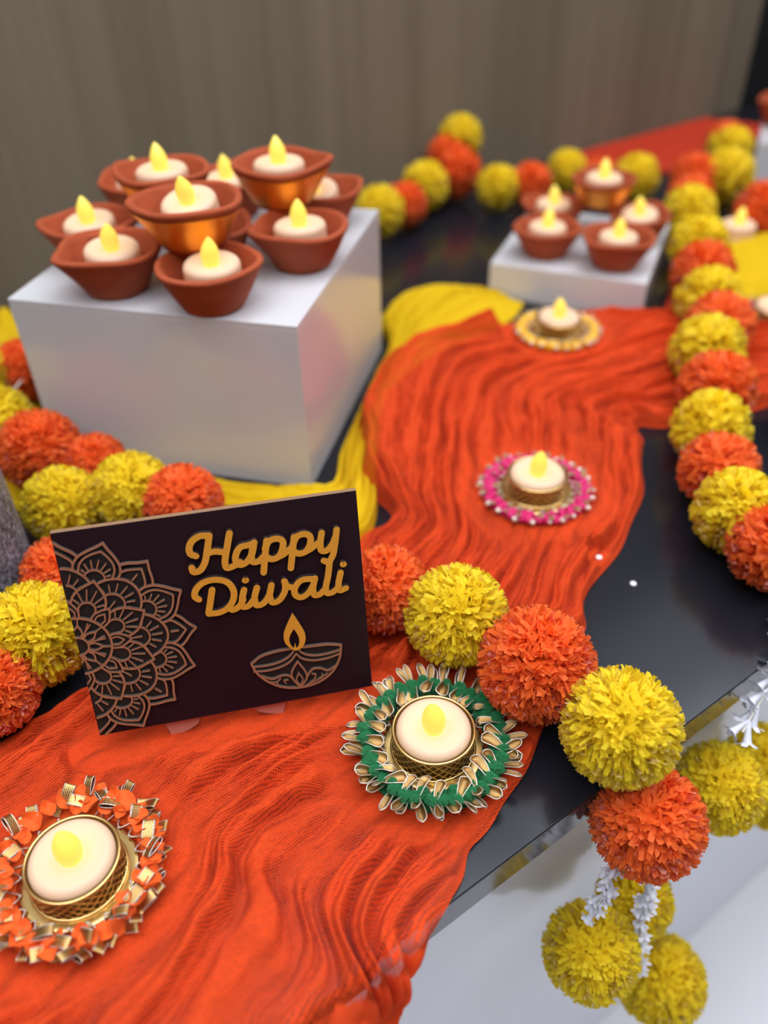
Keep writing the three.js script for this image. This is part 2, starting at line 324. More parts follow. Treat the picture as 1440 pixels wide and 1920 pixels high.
function makeDiya(label, pos, turn, group, { kind = 0, gold = false, size = 1, tilt = [0, 0] } = {}) {
  const t = thing('clay_lamp', label, 'lamp', pos, turn, group);
  t.scale.setScalar(size); t.rotation.set(tilt[0], turn, tilt[1]);
  part('bowl', bowlGeos[kind], M.clay, t);
  if (gold) part('gold_band', bandGeos[kind], M.goldPaint, t, 'band of gold paint round the outside');
  return t;
}
// rows: key, x, z, tier, turn of the lip, size, kind, gold, label, candle label, candle [dx, dz, tiltX, tiltZ]
const T1 = TOP + BOX1, T2 = T1 + 0.0318;
const PILE = [
  ['front centre', 0.2253, -0.529, T1, 3.6, 0.98, 0, 0, 'plain clay lamp at the front of the large box, nearest its front edge', 'tealight in the frontmost plain clay lamp of the large box', [0.002, 0.002, 0.05, 0.05]],
  ['front left', 0.1809, -0.599, T1, 3.3, 1.0, 2, 0, 'plain clay lamp at the front left corner of the large box', 'tealight in the clay lamp at the front left corner of the large box', [0.0015, 0.001, 0.1, 0.03]],
  ['front right', 0.314, -0.5515, T1, 3.0, 0.97, 2, 0, 'plain clay lamp at the right side of the large box, standing apart from the pile', 'tealight in the clay lamp that stands apart at the right of the large box', [0, 0, -0.03, 0.02]],
  ['left', 0.190, -0.664, T1, 2.8, 0.95, 1, 0, 'plain clay lamp at the left edge of the large box behind the front left one', 'tealight in the leftmost clay lamp, behind the front left one', [0.001, 0, 0.05, 0.12]],
  ['back left', 0.262, -0.735, T1, 1.9, 0.97, 0, 0, 'clay lamp at the back left of the large box, half hidden below a stacked lamp', 'tealight half hidden in the back left clay lamp', [0.0, 0.002, 0, 0.1]],
  ['back', 0.3267, -0.690, T1, 0.8, 0.97, 1, 0, 'clay lamp at the back of the large box, seen between two stacked lamps', 'tealight seen between the two stacked lamps at the back', [-0.002, 0, 0, 0.06]],
  ['back right', 0.3715, -0.617, T1, -0.3, 0.95, 1, 0, 'clay lamp at the back right of the large box, behind a gold banded one', 'tealight in the clay lamp at the back right of the large box', [-0.003, 0.002, 0.1, 0.25]],
  ['middle', 0.2580, -0.5985, T1, 0.2, 0.93, 1, 0, 'clay lamp hidden under the gold banded lamp in the middle of the pile', null],
  ['top front', 0.233, -0.566, T2, 2.9, 1.0, 0, 1, 'gold banded clay lamp on top at the middle front of the pile', 'tilted tealight in the gold banded lamp at the middle of the pile', [0.003, 0.0, 0.12, 0.22]],
  ['top right', 0.328, -0.600, T2, -0.5, 0.99, 0, 1, 'gold banded clay lamp on top at the right, highest in the photo', 'tealight in the highest lamp, at the top right of the pile', [-0.001, 0, 0, 0.0]],
  ['top left', 0.249, -0.645, T2, 2.3, 0.95, 1, 1, 'stacked clay lamp at the top left of the pile, behind the middle one', 'tealight in the stacked lamp at the top left of the pile', [0.0, 0, 0.0, 0.04]],
];
const PB = TOP + BOX2;
const SMALL = [
  ['a', 0.6591, -0.6237, PB, 3, 0.95, 0, 0, 'clay lamp at the front left of the small white box', 'tealight in the front left lamp of the small box', [0, 0, 0, 0]],
  ['b', 0.6949, -0.5561, PB, 3.2, 1.0, 2, 0, 'clay lamp at the front right of the small white box, nearest its edge', 'tealight in the front right lamp of the small box', [0, 0, 0, 0]],
  ['d', 0.7164, -0.6720, PB, 2, 0.92, 1, 0, 'clay lamp at the back left of the small white box', 'tealight in the back left lamp of the small box', [0, 0, 0, 0]],
  ['e', 0.7680, -0.5900, PB, 0.2, 0.92, 1, 0, 'clay lamp at the back right of the small white box', 'tealight in the back right lamp of the small box', [0, 0.0, 0.05, 0.15]],
  ['c', 0.7489, -0.6320, PB + 0.0318, 1, 0.93, 0, 1, 'gold banded clay lamp stacked on the others on the small white box', 'tealight in the stacked lamp on the small box', [0, 0, 0, 0]],
];
for (const [set, group] of [[PILE, 'clay lamps piled on the large white box'], [SMALL, 'clay lamps on the small white box']])
  for (const [, x, z, y, turn, size, kind, gold, label, lit, c] of set) {
    makeDiya(label, [x, y, z], turn, group, { kind, gold: !!gold, size });
    if (lit) makeTealight(lit, [x + c[0], y + 0.0165 * size, z + c[1]], c[2], c[3], 0, 'tealights in clay lamps', 0.98);
  }
makeDiya('brown clay lamp on the white box cut off at the right edge', [1.223, TOP + 0.06, -0.722], 1, undefined, { kind: 1 });

// ------------------------------------------------------------------ decorated tealight holders
function tubeGeo(pts, r, seg, rad = 5, closed = false) { return new THREE.TubeGeometry(new THREE.CatmullRomCurve3(pts, closed), seg, r, rad, closed); }
const CUPR = 0.0222, CUPH = 0.0165;
const cupWall = lathe([[0.001, 0.0012], [CUPR - 0.0009, 0.0012], [CUPR - 0.0009, CUPH], [CUPR - 0.0013, CUPH], [CUPR - 0.0013, 0.0018], [0.001, 0.0018]], 56);
const cupLattice = (() => {
  const list = [], n = 26;
  for (let k = 0; k < n; k++) for (const s of [-1, 1]) {
    const pts = []; for (let i = 0; i <= 6; i++) { const t = i / 6, a = (k / n) * 6.2832 + s * t * 0.62; pts.push(V3(Math.cos(a) * CUPR, 0.0018 + t * (CUPH - 0.003), Math.sin(a) * CUPR)); }
    list.push(tubeGeo(pts, 0.00042, 6, 4));
  }
  return merge(list);
})();
const torus = (R, r, y, seg = 64) => { const g = new THREE.TorusGeometry(R, r, 8, seg); g.rotateX(Math.PI / 2); g.translate(0, y, 0); return g; };
const cupRim = torus(CUPR, 0.0008, CUPH - 0.0003), cupFoot = torus(CUPR + 0.0008, 0.0009, 0.0018);
const trayGeo = lathe([[0.001, 0.0006], [0.0225, 0.0006], [0.0238, 0.0016], [0.0252, 0.0007], [0.0262, 0.0016], [0.0272, 0.0007], [0.0280, 0.0014], [0.0286, 0.0004], [0.0286, 0], [0.001, 0]], 64);
const netGeo = (() => {                                                // zigzag cord with knots between tray and wreath
  const pts = [], beads = []; const n = 40;
  for (let i = 0; i < n; i++) { const a = i / n * 6.2832, r = i % 2 ? 0.0275 : 0.0340; pts.push(V3(Math.cos(a) * r, 0.0022 + 0.0006 * (i % 3), Math.sin(a) * r)); const b = new THREE.SphereGeometry(0.0009, 6, 5); b.translate(pts[i].x, pts[i].y, pts[i].z); beads.push(b); }
  return merge([tubeGeo(pts, 0.00045, 240, 4, true), ...beads]);
})();
const matGeo = (() => { const g = new THREE.RingGeometry(0.0300, 0.0405, 64, 1); g.rotateX(-Math.PI / 2); const h = new THREE.RingGeometry(0.0300, 0.0405, 64, 1); h.rotateX(Math.PI / 2); g.translate(0, 0.0010, 0); h.translate(0, 0.0002, 0); return merge([g, h]); })();
function ribbonLeaf(len, wid, cup, point) {                            // gold ribbon face with a silver cord round it; +x outwards
  const nu = 8, nv = 4, pos = [], uv = [], idx = [], rim = [];
  const half = (t) => wid / 2 * (0.28 + 0.72 * Math.pow(t, 0.7)) * Math.sqrt(Math.max(0, 1 - Math.pow(Math.max(0, (t - 0.62) / 0.38), point)));
  for (let i = 0; i <= nu; i++) for (let j = 0; j <= nv; j++) {
    const t = i / nu, s = j / nv * 2 - 1;
    pos.push(t * len, cup * (s * s - 0.35) * (0.4 + 0.6 * t) + 0.0012 * Math.sin(t * 3.1), s * half(t)); uv.push(t, j / nv);
  }
  for (let i = 0; i < nu; i++) for (let j = 0; j < nv; j++) { const q = i * (nv + 1) + j; idx.push(q, q + 1, q + nv + 1, q + 1, q + nv + 2, q + nv + 1); }
  const g = new THREE.BufferGeometry(); g.setAttribute('position', new THREE.Float32BufferAttribute(pos, 3)); g.setAttribute('uv', new THREE.Float32BufferAttribute(uv, 2)); g.setIndex(idx); g.computeVertexNormals();
  for (let i = 0; i <= 9; i++) { const t = i / 9; rim.push(V3(t * len, cup * 0.65 * (0.4 + 0.6 * t) + 0.0012 * Math.sin(t * 3.1), half(t))); }
  for (let i = 9; i >= 0; i--) { const t = i / 9; rim.push(V3(t * len, cup * 0.65 * (0.4 + 0.6 * t) + 0.0012 * Math.sin(t * 3.1), -half(t) - 1e-5)); }
  return merge([g, tubeGeo(rim, 0.00032, 30, 4)], true);
}
function foldedLoop(len, wid, thick) {                                 // a strip folded back on itself: flat gold faces, silver cords along both edges
  const n = 14, path = [];
  for (let i = 0; i <= n; i++) { const a = i / n * Math.PI * 2 - Math.PI; const x = (Math.cos(a) * 0.5 + 0.5) * len; path.push(V2(x, Math.sin(a) * thick * (0.35 + 0.65 * x / len))); }
  const pos = [], uv = [], idx = [], e1 = [], e2 = [];
  path.forEach((p, i) => { pos.push(p.x, p.y + thick, -wid / 2, p.x, p.y + thick, wid / 2); uv.push(i / n, 0, i / n, 0.5); e1.push(V3(p.x, p.y + thick, -wid / 2)); e2.push(V3(p.x, p.y + thick, wid / 2)); });
  for (let i = 0; i < n; i++) idx.push(i * 2, i * 2 + 1, i * 2 + 2, i * 2 + 1, i * 2 + 3, i * 2 + 2);
  const g = new THREE.BufferGeometry(); g.setAttribute('position', new THREE.Float32BufferAttribute(pos, 3)); g.setAttribute('uv', new THREE.Float32BufferAttribute(uv, 2)); g.setIndex(idx); g.computeVertexNormals();
  return merge([g, merge([tubeGeo(e1, 0.0003, 22, 4), tubeGeo(e2, 0.0003, 22, 4)])], true);
}
function puff(a, b, c, seed) {                                         // small velvet drop, +x outwards
  const g = new THREE.IcosahedronGeometry(1, 3), p = g.attributes.position;
  for (let i = 0; i < p.count; i++) { const x = p.getX(i), y = p.getY(i), z = p.getZ(i), k = 1 + 0.16 * n3(x * 1.6 + seed, y * 1.6, z * 1.6) + 0.05 * n3(x * 6, y * 6 + seed, z * 6), w = 1 - 0.28 * x; p.setXYZ(i, x * a * k, y * b * k, z * c * k * w); }
  g.computeVertexNormals(); return g;
}
function petal(r, cup, seed) {                                         // rounded felt petal, cupped, with thickness
  const g = new THREE.SphereGeometry(r, 14, 8, 0, Math.PI * 2, 0, Math.PI), p = g.attributes.position;
  for (let i = 0; i < p.count; i++) { let x = p.getX(i), y = p.getY(i), z = p.getZ(i); const q = (x * x + z * z) / (r * r); p.setXYZ(i, x * 1.05 + r * 0.6, y * 0.16 + cup * q * r * (1 + 0.5 * Math.sin(3 * Math.atan2(z, x) + seed)), z * (0.85 - 0.22 * x / r)); }
  g.computeVertexNormals(); return g;
}
const leafGeos = [ribbonLeaf(0.0145, 0.0052, 0.0016, 2), ribbonLeaf(0.0130, 0.0062, 0.0022, 2.5), ribbonLeaf(0.0155, 0.0045, 0.0012, 2)];
const innerLeafGeos = [ribbonLeaf(0.0115, 0.0072, 0.0024, 3.2), ribbonLeaf(0.0105, 0.0060, 0.0020, 3)];
const loopGeos = [foldedLoop(0.0085, 0.0050, 0.0012), foldedLoop(0.0105, 0.0046, 0.0018), foldedLoop(0.0070, 0.0054, 0.0010)];
const puffGeos = [puff(0.0052, 0.0036, 0.0040, 1), puff(0.0046, 0.0034, 0.0044, 5)];
const petalGeos = [petal(0.0048, 0.55, 0), petal(0.0044, 0.75, 2), petal(0.0052, 0.4, 4)];
const beadGeo = puff(0.0030, 0.0026, 0.0028, 3);
const ribbonMats = [M.goldRibbon, M.silverCord];
function ringOf(t, n, r, y, geos, mats, name, { face = 0, lift = 0.4, jitter = 0.2, roll = 0.3, size = 1, phase = 0, gap = [] } = {}) {
  for (let k = 0; k < n; k++) {
    const a = (k + phase + rr(-0.18, 0.18)) / n * 6.2832;
    if (gap.some(([g0, g1]) => a > g0 && a < g1)) continue;
    const m = part(name, geos[k % geos.length], mats, t), q = r + rr(-0.0012, 0.0012);
    m.position.set(Math.cos(a) * q, y + rr(-0.0006, 0.0008), Math.sin(a) * q);
    m.rotation.set(rr(-roll, roll), -a + face + rr(-jitter, jitter), lift + rr(-0.16, 0.16), 'YZX');
    m.scale.setScalar(size * rr(0.9, 1.12));
  }
}
function holderBase(label, pos, turn) {
  const t = thing('tealight_holder', label, 'candle holder', [pos[0], TOP + HOLD_Y, pos[1]], turn, 'decorated tealight holders');
  part('tray', trayGeo, M.gold, t); part('cup', cupWall, M.goldDark, t);
  part('lattice', cupLattice, M.gold, t); part('rim', cupRim, M.gold, t); part('foot', cupFoot, M.gold, t);
  part('net', netGeo, M.silverCord, t);
  return t;
}
reseed(11);
{
  const t = holderBase('gold tealight holder ringed with green velvet leaves and gold ribbon leaves', HOLDERS.green, 0.3);
  part('backing', matGeo, M.greenVelvet, t);
  ringOf(t, 34, 0.0350, 0.0036, leafGeos, ribbonMats, 'ribbon_leaf', { lift: 0.34, face: 0.3, roll: 0.6, jitter: 0.32, size: 1.12 });
  ringOf(t, 24, 0.0375, 0.0052, leafGeos, ribbonMats, 'ribbon_leaf', { lift: 0.6, face: -0.1, roll: 0.7, phase: 0.4, size: 1.0, jitter: 0.4 });
  ringOf(t, 34, 0.0378, 0.0072, puffGeos, M.greenVelvet, 'velvet_leaf', { lift: 0.3, roll: 0.4, face: 0.3 });
  ringOf(t, 24, 0.0332, 0.0068, puffGeos, M.greenVelvet, 'velvet_leaf', { lift: 0.5, roll: 0.4, face: -0.3, size: 0.82, phase: 0.3 });
  ringOf(t, 24, 0.0378, 0.0086, innerLeafGeos, ribbonMats, 'ribbon_leaf', { lift: 0.06, face: Math.PI - 0.45, roll: 0.6, phase: 0.5, jitter: 0.35, size: 1.1 });
}
{
  const t = holderBase('gold tealight holder ringed with orange felt petals and folded gold ribbon', HOLDERS.orange, 0.9);
  part('backing', matGeo, M.orangeFelt, t);
  ringOf(t, 22, 0.0385, 0.0026, loopGeos, ribbonMats, 'ribbon_loop', { lift: 0.45, face: 0.75, jitter: 0.5, roll: 0.7 });
  ringOf(t, 28, 0.0365, 0.0062, petalGeos, M.orangeFelt, 'felt_petal', { lift: 0.35, face: 0.5, jitter: 0.5, roll: 0.6, size: 1.05 });
  ringOf(t, 24, 0.0322, 0.0072, petalGeos, M.orangeFelt, 'felt_petal', { lift: 0.25, face: -0.6, jitter: 0.6, roll: 0.6, size: 0.9, phase: 0.5, gap: [[5.2, 5.75], [2.3, 2.7]] });
  ringOf(t, 19, 0.0345, 0.0078, loopGeos, ribbonMats, 'ribbon_loop', { lift: 0.15, face: 1.35, jitter: 0.7, roll: 0.7, phase: 0.2, gap: [[5.2, 5.75]] });
  ringOf(t, 17, 0.0405, 0.0066, loopGeos, ribbonMats, 'ribbon_loop', { lift: 0.5, face: -0.7, jitter: 0.6, roll: 0.7, phase: 0.7, size: 0.95 });
  ringOf(t, 18, 0.0405, 0.0030, [beadGeo], M.gold, 'gold_bead', { size: 0.55 });
}
function beadedHolder(label, pos, turn, mat, name) {
  const t = holderBase(label, pos, turn);
  part('backing', matGeo, mat, t);
  ringOf(t, 38, 0.0390, 0.0034, [beadGeo], mat, name, { size: 1.15 });
  ringOf(t, 30, 0.0345, 0.0040, [beadGeo], mat, name, { size: 1.05, phase: 0.5 });
  ringOf(t, 22, 0.0385, 0.0060, innerLeafGeos, ribbonMats, 'ribbon_leaf', { size: 0.55, lift: 0.35, face: 0.6, jitter: 0.7, roll: 0.8 });
  ringOf(t, 16, 0.0345, 0.0060, innerLeafGeos, ribbonMats, 'ribbon_leaf', { size: 0.5, lift: 0.2, face: 2.4, jitter: 0.8, roll: 0.8, phase: 0.3 });
  ringOf(t, 22, 0.0420, 0.0036, [beadGeo], M.silverCord, 'pearl_bead', { size: 0.8, phase: 0.2 });
  return t;
}
beadedHolder('gold tealight holder ringed with magenta beads, alone on the wide part of the orange runner', HOLDERS.magenta, 0.2, M.magenta, 'magenta_bead');
beadedHolder('gold tealight holder ringed with yellow beads, in front of the small white box', HOLDERS.yellow, 0.5, M.yellowBead, 'yellow_bead');
beadedHolder('gold tealight holder ringed with pink beads, cut off by the right edge of the photo', HOLDERS.pink, 1.1, M.magenta, 'magenta_bead').position.y = TOP + 0.0005;
const HC = TOP + HOLD_Y + 0.0023;
makeTealight('tealight in the green ringed holder', [HOLDERS.green[0], HC, HOLDERS.green[1]], 0, 0, 0, 'tealights in decorated holders');
makeTealight('tealight in the orange petal holder at the bottom left', [HOLDERS.orange[0], HC, HOLDERS.orange[1]], 0.0, 0.0, 1, 'tealights in decorated holders');
makeTealight('tealight in the magenta ringed holder', [HOLDERS.magenta[0], HC, HOLDERS.magenta[1]], 0, 0, 2, 'tealights in decorated holders');
makeTealight('tealight in the yellow ringed holder before the small box', [HOLDERS.yellow[0], HC, HOLDERS.yellow[1]], 0, 0, 3, 'tealights in decorated holders');
makeTealight('tealight in the pink ringed holder cut off at the right edge', [HOLDERS.pink[0], TOP + 0.0028, HOLDERS.pink[1]], 0, 0, 4, 'tealights in decorated holders');
makeTealight('single tealight on the bunched yellow gauze at the far right', [0.925, TOP + 0.0115, -0.565], 0, 0, 0);

// ------------------------------------------------------------------ the plaque
// strokes in millimetres on the board: a raised band with vertical sides and round ends
let strokeStep = 0;
function strokeGeo(pts, w, d, samples, z0 = 0) {
  d += 0.012 * (strokeStep = (strokeStep + 1) % 9);                 // never two faces in one plane where strokes cross
  const c = pts.length > 2 ? new THREE.CatmullRomCurve3(pts.map(([x, y]) => V3(x, y, 0)), false, 'centripetal').getPoints(samples ?? Math.max(10, pts.length * 7)) : pts.map(([x, y]) => V3(x, y, 0));
  const L = [], R = [], n = c.length, hw = w / 2;
  for (let i = 0; i < n; i++) {
    const t = c[Math.min(i + 1, n - 1)].clone().sub(c[Math.max(i - 1, 0)]).normalize();
    L.push([c[i].x - t.y * hw, c[i].y + t.x * hw]); R.push([c[i].x + t.y * hw, c[i].y - t.x * hw]);
  }
  const out = [...L], cap = (p, from) => { for (let k = 1; k < 6; k++) { const a = from - k / 6 * Math.PI; out.push([p.x + Math.cos(a) * hw, p.y + Math.sin(a) * hw]); } };
  const t1 = c[n - 1].clone().sub(c[n - 2]), t0 = c[1].clone().sub(c[0]);
  const capsAt = out.length; cap(c[n - 1], Math.atan2(t1.x, -t1.y)); const endCap = out.slice(capsAt);
  out.length = capsAt; cap(c[0], Math.atan2(-t0.x, t0.y)); const startCap = out.slice(capsAt);
  const top = [], side = [], k = 0.001, z1 = (z0 + d) * k, zb = z0 * k;
  const tri = (a, b, e) => { for (const q of [a, b, e]) top.push(q[0] * k, q[1] * k, z1); };
  for (let i = 0; i + 1 < n; i++) { tri(R[i], R[i + 1], L[i]); tri(R[i + 1], L[i + 1], L[i]); }
  const e = [L[n - 1], ...endCap, R[n - 1]]; for (let i = 1; i + 1 < e.length; i++) tri(e[0], e[i + 1], e[i]);
  const s = [R[0], ...startCap, L[0]]; for (let i = 1; i + 1 < s.length; i++) tri(s[0], s[i + 1], s[i]);
  const ring = [...L, ...endCap, ...R.slice().reverse(), ...startCap];
  for (let i = 0; i < ring.length; i++) { const a = ring[i], b = ring[(i + 1) % ring.length]; side.push(a[0] * k, a[1] * k, zb, a[0] * k, a[1] * k, z1, b[0] * k, b[1] * k, z1, a[0] * k, a[1] * k, zb, b[0] * k, b[1] * k, z1, b[0] * k, b[1] * k, zb); }
  const mk = (arr) => { const g = new THREE.BufferGeometry(); g.setAttribute('position', new THREE.Float32BufferAttribute(arr, 3)); const u = []; for (let i = 0; i < arr.length; i += 3) u.push(arr[i] / 0.03, arr[i + 1] / 0.03); g.setAttribute('uv', new THREE.Float32BufferAttribute(u, 2)); g.computeVertexNormals(); return g; };
  return [mk(top), mk(side)];
}
const joinStrokes = (list) => mergeGeometries([mergeGeometries(list.map((q) => q[0])), mergeGeometries(list.map((q) => q[1]))], true);
{
  const BL = V3(0.0316, TOP + 0.0151, -0.3248), ex = V3(0.1418, -0.0022, 0.0603).normalize(), up0 = V3(0.0142, 0.1195, -0.029).normalize();
  const n = ex.clone().cross(up0).normalize(), ey = n.clone().cross(ex);
  const t = thing('wooden_plaque', 'dark wooden plaque with raised greeting lettering, half mandala and oil lamp emblem', 'plaque', [BL.x, BL.y, BL.z]);
  t.quaternion.setFromRotationMatrix(new THREE.Matrix4().makeBasis(ex, ey, n));
  const BW = 0.154, BH = 0.124;
  const bg = new THREE.BoxGeometry(BW, BH, 0.004); bg.translate(BW / 2, BH / 2, -0.002);
  { const p = bg.attributes.position, u = bg.attributes.uv; for (let i = 0; i < p.count; i++) u.setXY(i, p.getX(i) / 0.1, p.getY(i) / 0.1); }
  part('board', bg, [M.boardEdge, M.boardEdge, M.boardEdge, M.boardEdge, M.board, M.board], t);
  // photo crop -> board: letters were sketched on a 1440 by 1400 sheet; hm carries that sheet onto the board in millimetres
  const hm = [0.190153, -0.0475384, 29.8541, -0.0460012, -0.246954, 349.444, -0.000127421, -0.000196113];
  const B = (x, y) => { const X = 330 + x / 4, Y = 960 + y / 4, w = hm[6] * X + hm[7] * Y + 1; return [(hm[0] * X + hm[1] * Y + hm[2]) / w, (hm[3] * X + hm[4] * Y + hm[5]) / w]; };
  const S = (list) => list.map(([x, y]) => B(x, y));
  const LW = 3.5, LD = 2.6;
  const letter = (...strokes) => part('letter', joinStrokes(strokes.map((s) => strokeGeo(S(s), LW, LD))), [M.letterTop, M.letterSide], t);
  const dotAt = (x, y) => [[x - 3, y], [x, y + 1], [x + 3, y]];
  letter([[158, 316], [118, 300], [106, 262], [128, 205], [185, 168], [256, 163]], [[256, 163], [243, 265], [222, 370], [185, 425], [140, 434], [126, 402]], [[240, 296], [300, 282], [375, 290]], [[408, 146], [392, 240], [375, 370], [390, 404], [440, 390], [485, 360]]); // H
  letter([[588, 222], [545, 236], [490, 250], [458, 300], [455, 350], [485, 382], [535, 362], [575, 300], [590, 220]], [[592, 215], [572, 310], [582, 360], [625, 355], [660, 320]]); // a
  letter([[684, 202], [672, 320], [662, 440]], [[672, 262], [705, 205], [760, 188], [802, 205], [800, 270], [768, 325], [720, 340], [682, 322]], [[760, 330], [810, 305], [860, 262]]); // p
  letter([[888, 176], [876, 290], [864, 408]], [[878, 232], [912, 172], [965, 155], [1005, 172], [1005, 232], [972, 285], [925, 300], [888, 286]], [[965, 290], [1010, 265], [1060, 225]]); // p
  letter([[1092, 146], [1082, 225], [1092, 278], [1128, 278], [1172, 228], [1192, 180]], [[1202, 122], [1190, 230], [1172, 318], [1140, 362], [1108, 352]]); // y
  letter([[180, 640], [150, 618], [158, 565], [215, 512], [310, 492], [392, 512], [438, 572], [436, 640], [398, 700], [335, 735], [255, 746]], [[278, 566], [266, 650], [252, 740]], [[400, 696], [432, 716], [480, 690], [510, 640]]); // D
  letter([[516, 568], [502, 640], [505, 692], [545, 690], [590, 640]], dotAt(527, 497)); // i
  letter([[612, 552], [595, 630], [610, 682], [655, 672], [702, 610], [720, 532]], [[720, 532], [708, 615], [728, 662], [772, 650], [812, 596], [824, 548], [816, 503]], [[816, 503], [836, 540], [880, 552]]); // w
  letter([[1040, 490], [985, 488], [930, 505], [893, 560], [898, 606], [938, 624], [985, 600], [1028, 535], [1042, 485]], [[1042, 482], [1028, 560], [1042, 608], [1080, 600], [1110, 570]]); // a
  letter([[1152, 352], [1138, 470], [1122, 560], [1132, 592], [1170, 588], [1205, 560]]); // l
  letter([[1232, 440], [1216, 530], [1225, 572], [1272, 556]], dotAt(1252, 380)); // i
  // oil lamp emblem
  const EW = 0.95, ED = 1.7, em = (l, w = EW) => strokeGeo(S(l), w, ED);
  const fill = (l) => { const s = new THREE.Shape(new THREE.CatmullRomCurve3(l.map(([x, y]) => { const q = B(x, y); return V3(q[0] / 1000, q[1] / 1000, 0); }), false, 'centripetal').getPoints(60).map((p) => V2(p.x, p.y))); return s; };
  const bowlBack = new THREE.ExtrudeGeometry(fill([[572, 1130], [640, 1075], [760, 1030], [885, 1012], [1000, 996], [1130, 984], [1238, 990], [1222, 1095], [1165, 1195], [1060, 1270], [930, 1302], [800, 1298], [680, 1250], [610, 1195], [572, 1130]]), { depth: 0.0003, bevelEnabled: false });
  const emb = part('lamp_emblem', bowlBack, M.blackBacking, t, 'raised oil lamp emblem');
  const outline = part('bowl_outline', joinStrokes([
    em([[572, 1130], [640, 1075], [760, 1035], [885, 1012]], 1.1), em([[925, 1006], [1030, 994], [1150, 982], [1240, 988]], 1.1), em([[1238, 988], [1226, 1085], [1170, 1188], [1070, 1262], [930, 1302], [800, 1298], [690, 1256], [615, 1198], [572, 1130]], 1.2),
    em([[584, 1152], [680, 1142], [780, 1115], [850, 1075], [898, 1012]]), em([[592, 1186], [690, 1178], [790, 1150], [862, 1108], [905, 1050]]), em([[905, 1050], [950, 1086], [1030, 1100], [1130, 1085], [1232, 1048]]), em([[915, 1015], [960, 1050], [1040, 1064], [1140, 1050], [1235, 1020]]),
  ]), [M.copperTop, M.copperSide], emb);
  void outline;
  part('scroll', joinStrokes([em([[930, 1290], [880, 1235], [872, 1190], [915, 1108]]), em([[915, 1108], [975, 1185], [985, 1230], [945, 1290]]), em([[935, 1285], [908, 1245], [925, 1195]], 0.7), em([[925, 1195], [955, 1240], [940, 1285]], 0.7),
    em([[640, 1215], [730, 1240], [800, 1215], [850, 1215], [880, 1235]]), em([[985, 1220], [1030, 1165], [1090, 1160], [1140, 1175], [1200, 1140]]), em([[700, 1262], [760, 1262], [790, 1232]], 0.7), em([[830, 1270], [815, 1250], [845, 1245]], 0.7), em([[770, 1292], [765, 1262]], 0.7), em([[1000, 1275], [1040, 1240], [1050, 1205], [1022, 1200]], 0.7), em([[985, 1285], [1070, 1240], [1140, 1195]], 0.7), em([[1095, 1235], [1100, 1200]], 0.7)]), [M.copperTop, M.copperSide], emb);
  const fl = fill([[876, 742], [838, 822], [811, 905], [822, 965], [862, 1005], [905, 1022], [948, 1000], [972, 950], [968, 890], [925, 815], [876, 742]]);
  fl.holes.push(fill([[887, 862], [864, 900], [853, 935], [862, 975], [886, 1002], [897, 965], [905, 1002], [922, 985], [927, 940], [912, 900], [887, 862]]));
  const fg = new THREE.ExtrudeGeometry(fl, { depth: 0.0022, bevelEnabled: false });
  { const u = fg.attributes.uv; for (let i = 0; i < u.count; i++) u.setXY(i, u.getX(i) / 0.03, u.getY(i) / 0.03); }
  part('flame', fg, [M.letterTop, M.letterSide], emb);
  // half mandala: eight-fold, centred on the left edge of the board
  const C0 = [0.4, 58.8], MD = 1.5, pol = (r, deg) => [C0[0] + r * Math.cos(deg * Math.PI / 180), C0[1] + r * Math.sin(deg * Math.PI / 180)];
  const occ = [];                                                       // outlines that lie over what is drawn later
  const within = (q, poly) => { let c = false; for (let i = 0, j = poly.length - 1; i < poly.length; j = i++) { const [a, b] = poly[i], [e, f] = poly[j]; if ((b > q[1]) !== (f > q[1]) && q[0] < (e - a) * (q[1] - b) / (f - b) + a) c = !c; } return c; };
  const inside = (q) => q[0] > 0.5 && q[1] > 0.6 && q[1] < 123.4 && !occ.some((poly) => within(q, poly));
  const cover = (list) => occ.push(new THREE.CatmullRomCurve3(list.map(([r, a]) => { const q = pol(r, a); return V3(q[0], q[1], 0); }), false, 'centripetal').getPoints(60).map((p) => [p.x, p.y]));
  const mirror = (list, a) => [...list.map(([r, d]) => [r, a - d]), ...list.slice(0, -1).reverse().map(([r, d]) => [r, a + d])];
  const P = (list, w = 0.95) => {                                       // polar strokes, cut where they leave the board
    const c = new THREE.CatmullRomCurve3(list.map(([r, a]) => { const q = pol(r, a); return V3(q[0], q[1], 0); }), false, 'centripetal').getPoints(48), runs = []; let run = [];
    for (const p of c) { if (inside([p.x, p.y])) run.push([p.x, p.y]); else { if (run.length > 2) runs.push(run); run = []; } }
    if (run.length > 2) runs.push(run);
    return runs.map((q) => strokeGeo(q, w, MD, q.length * 2, 0.3));
  };
  const backPts = []; for (let a = -90; a <= 90; a += 1.5) { const f = Math.abs(((a % 22.5) + 22.5) % 22.5 - 11.25) / 11.25; const q = pol(49 + 11.5 * Math.pow(f, 1.7), a); backPts.push(V2(Math.max(q[0], 0.5) / 1000, clamp(q[1], 0.6, 123.4) / 1000)); }
  const back = new THREE.Shape([V2(0.0005, 0.0008), ...backPts, V2(0.0005, 0.1232)]);
  const man = part('mandala', new THREE.ExtrudeGeometry(back, { depth: 0.0003, bevelEnabled: false }), M.blackBacking, t, 'raised half mandala on the left of the plaque');
  const put = (lists) => { const l = lists.flat(); if (l.length) part('mandala_petal', joinStrokes(l), [M.copperTop, M.copperSide], man); };
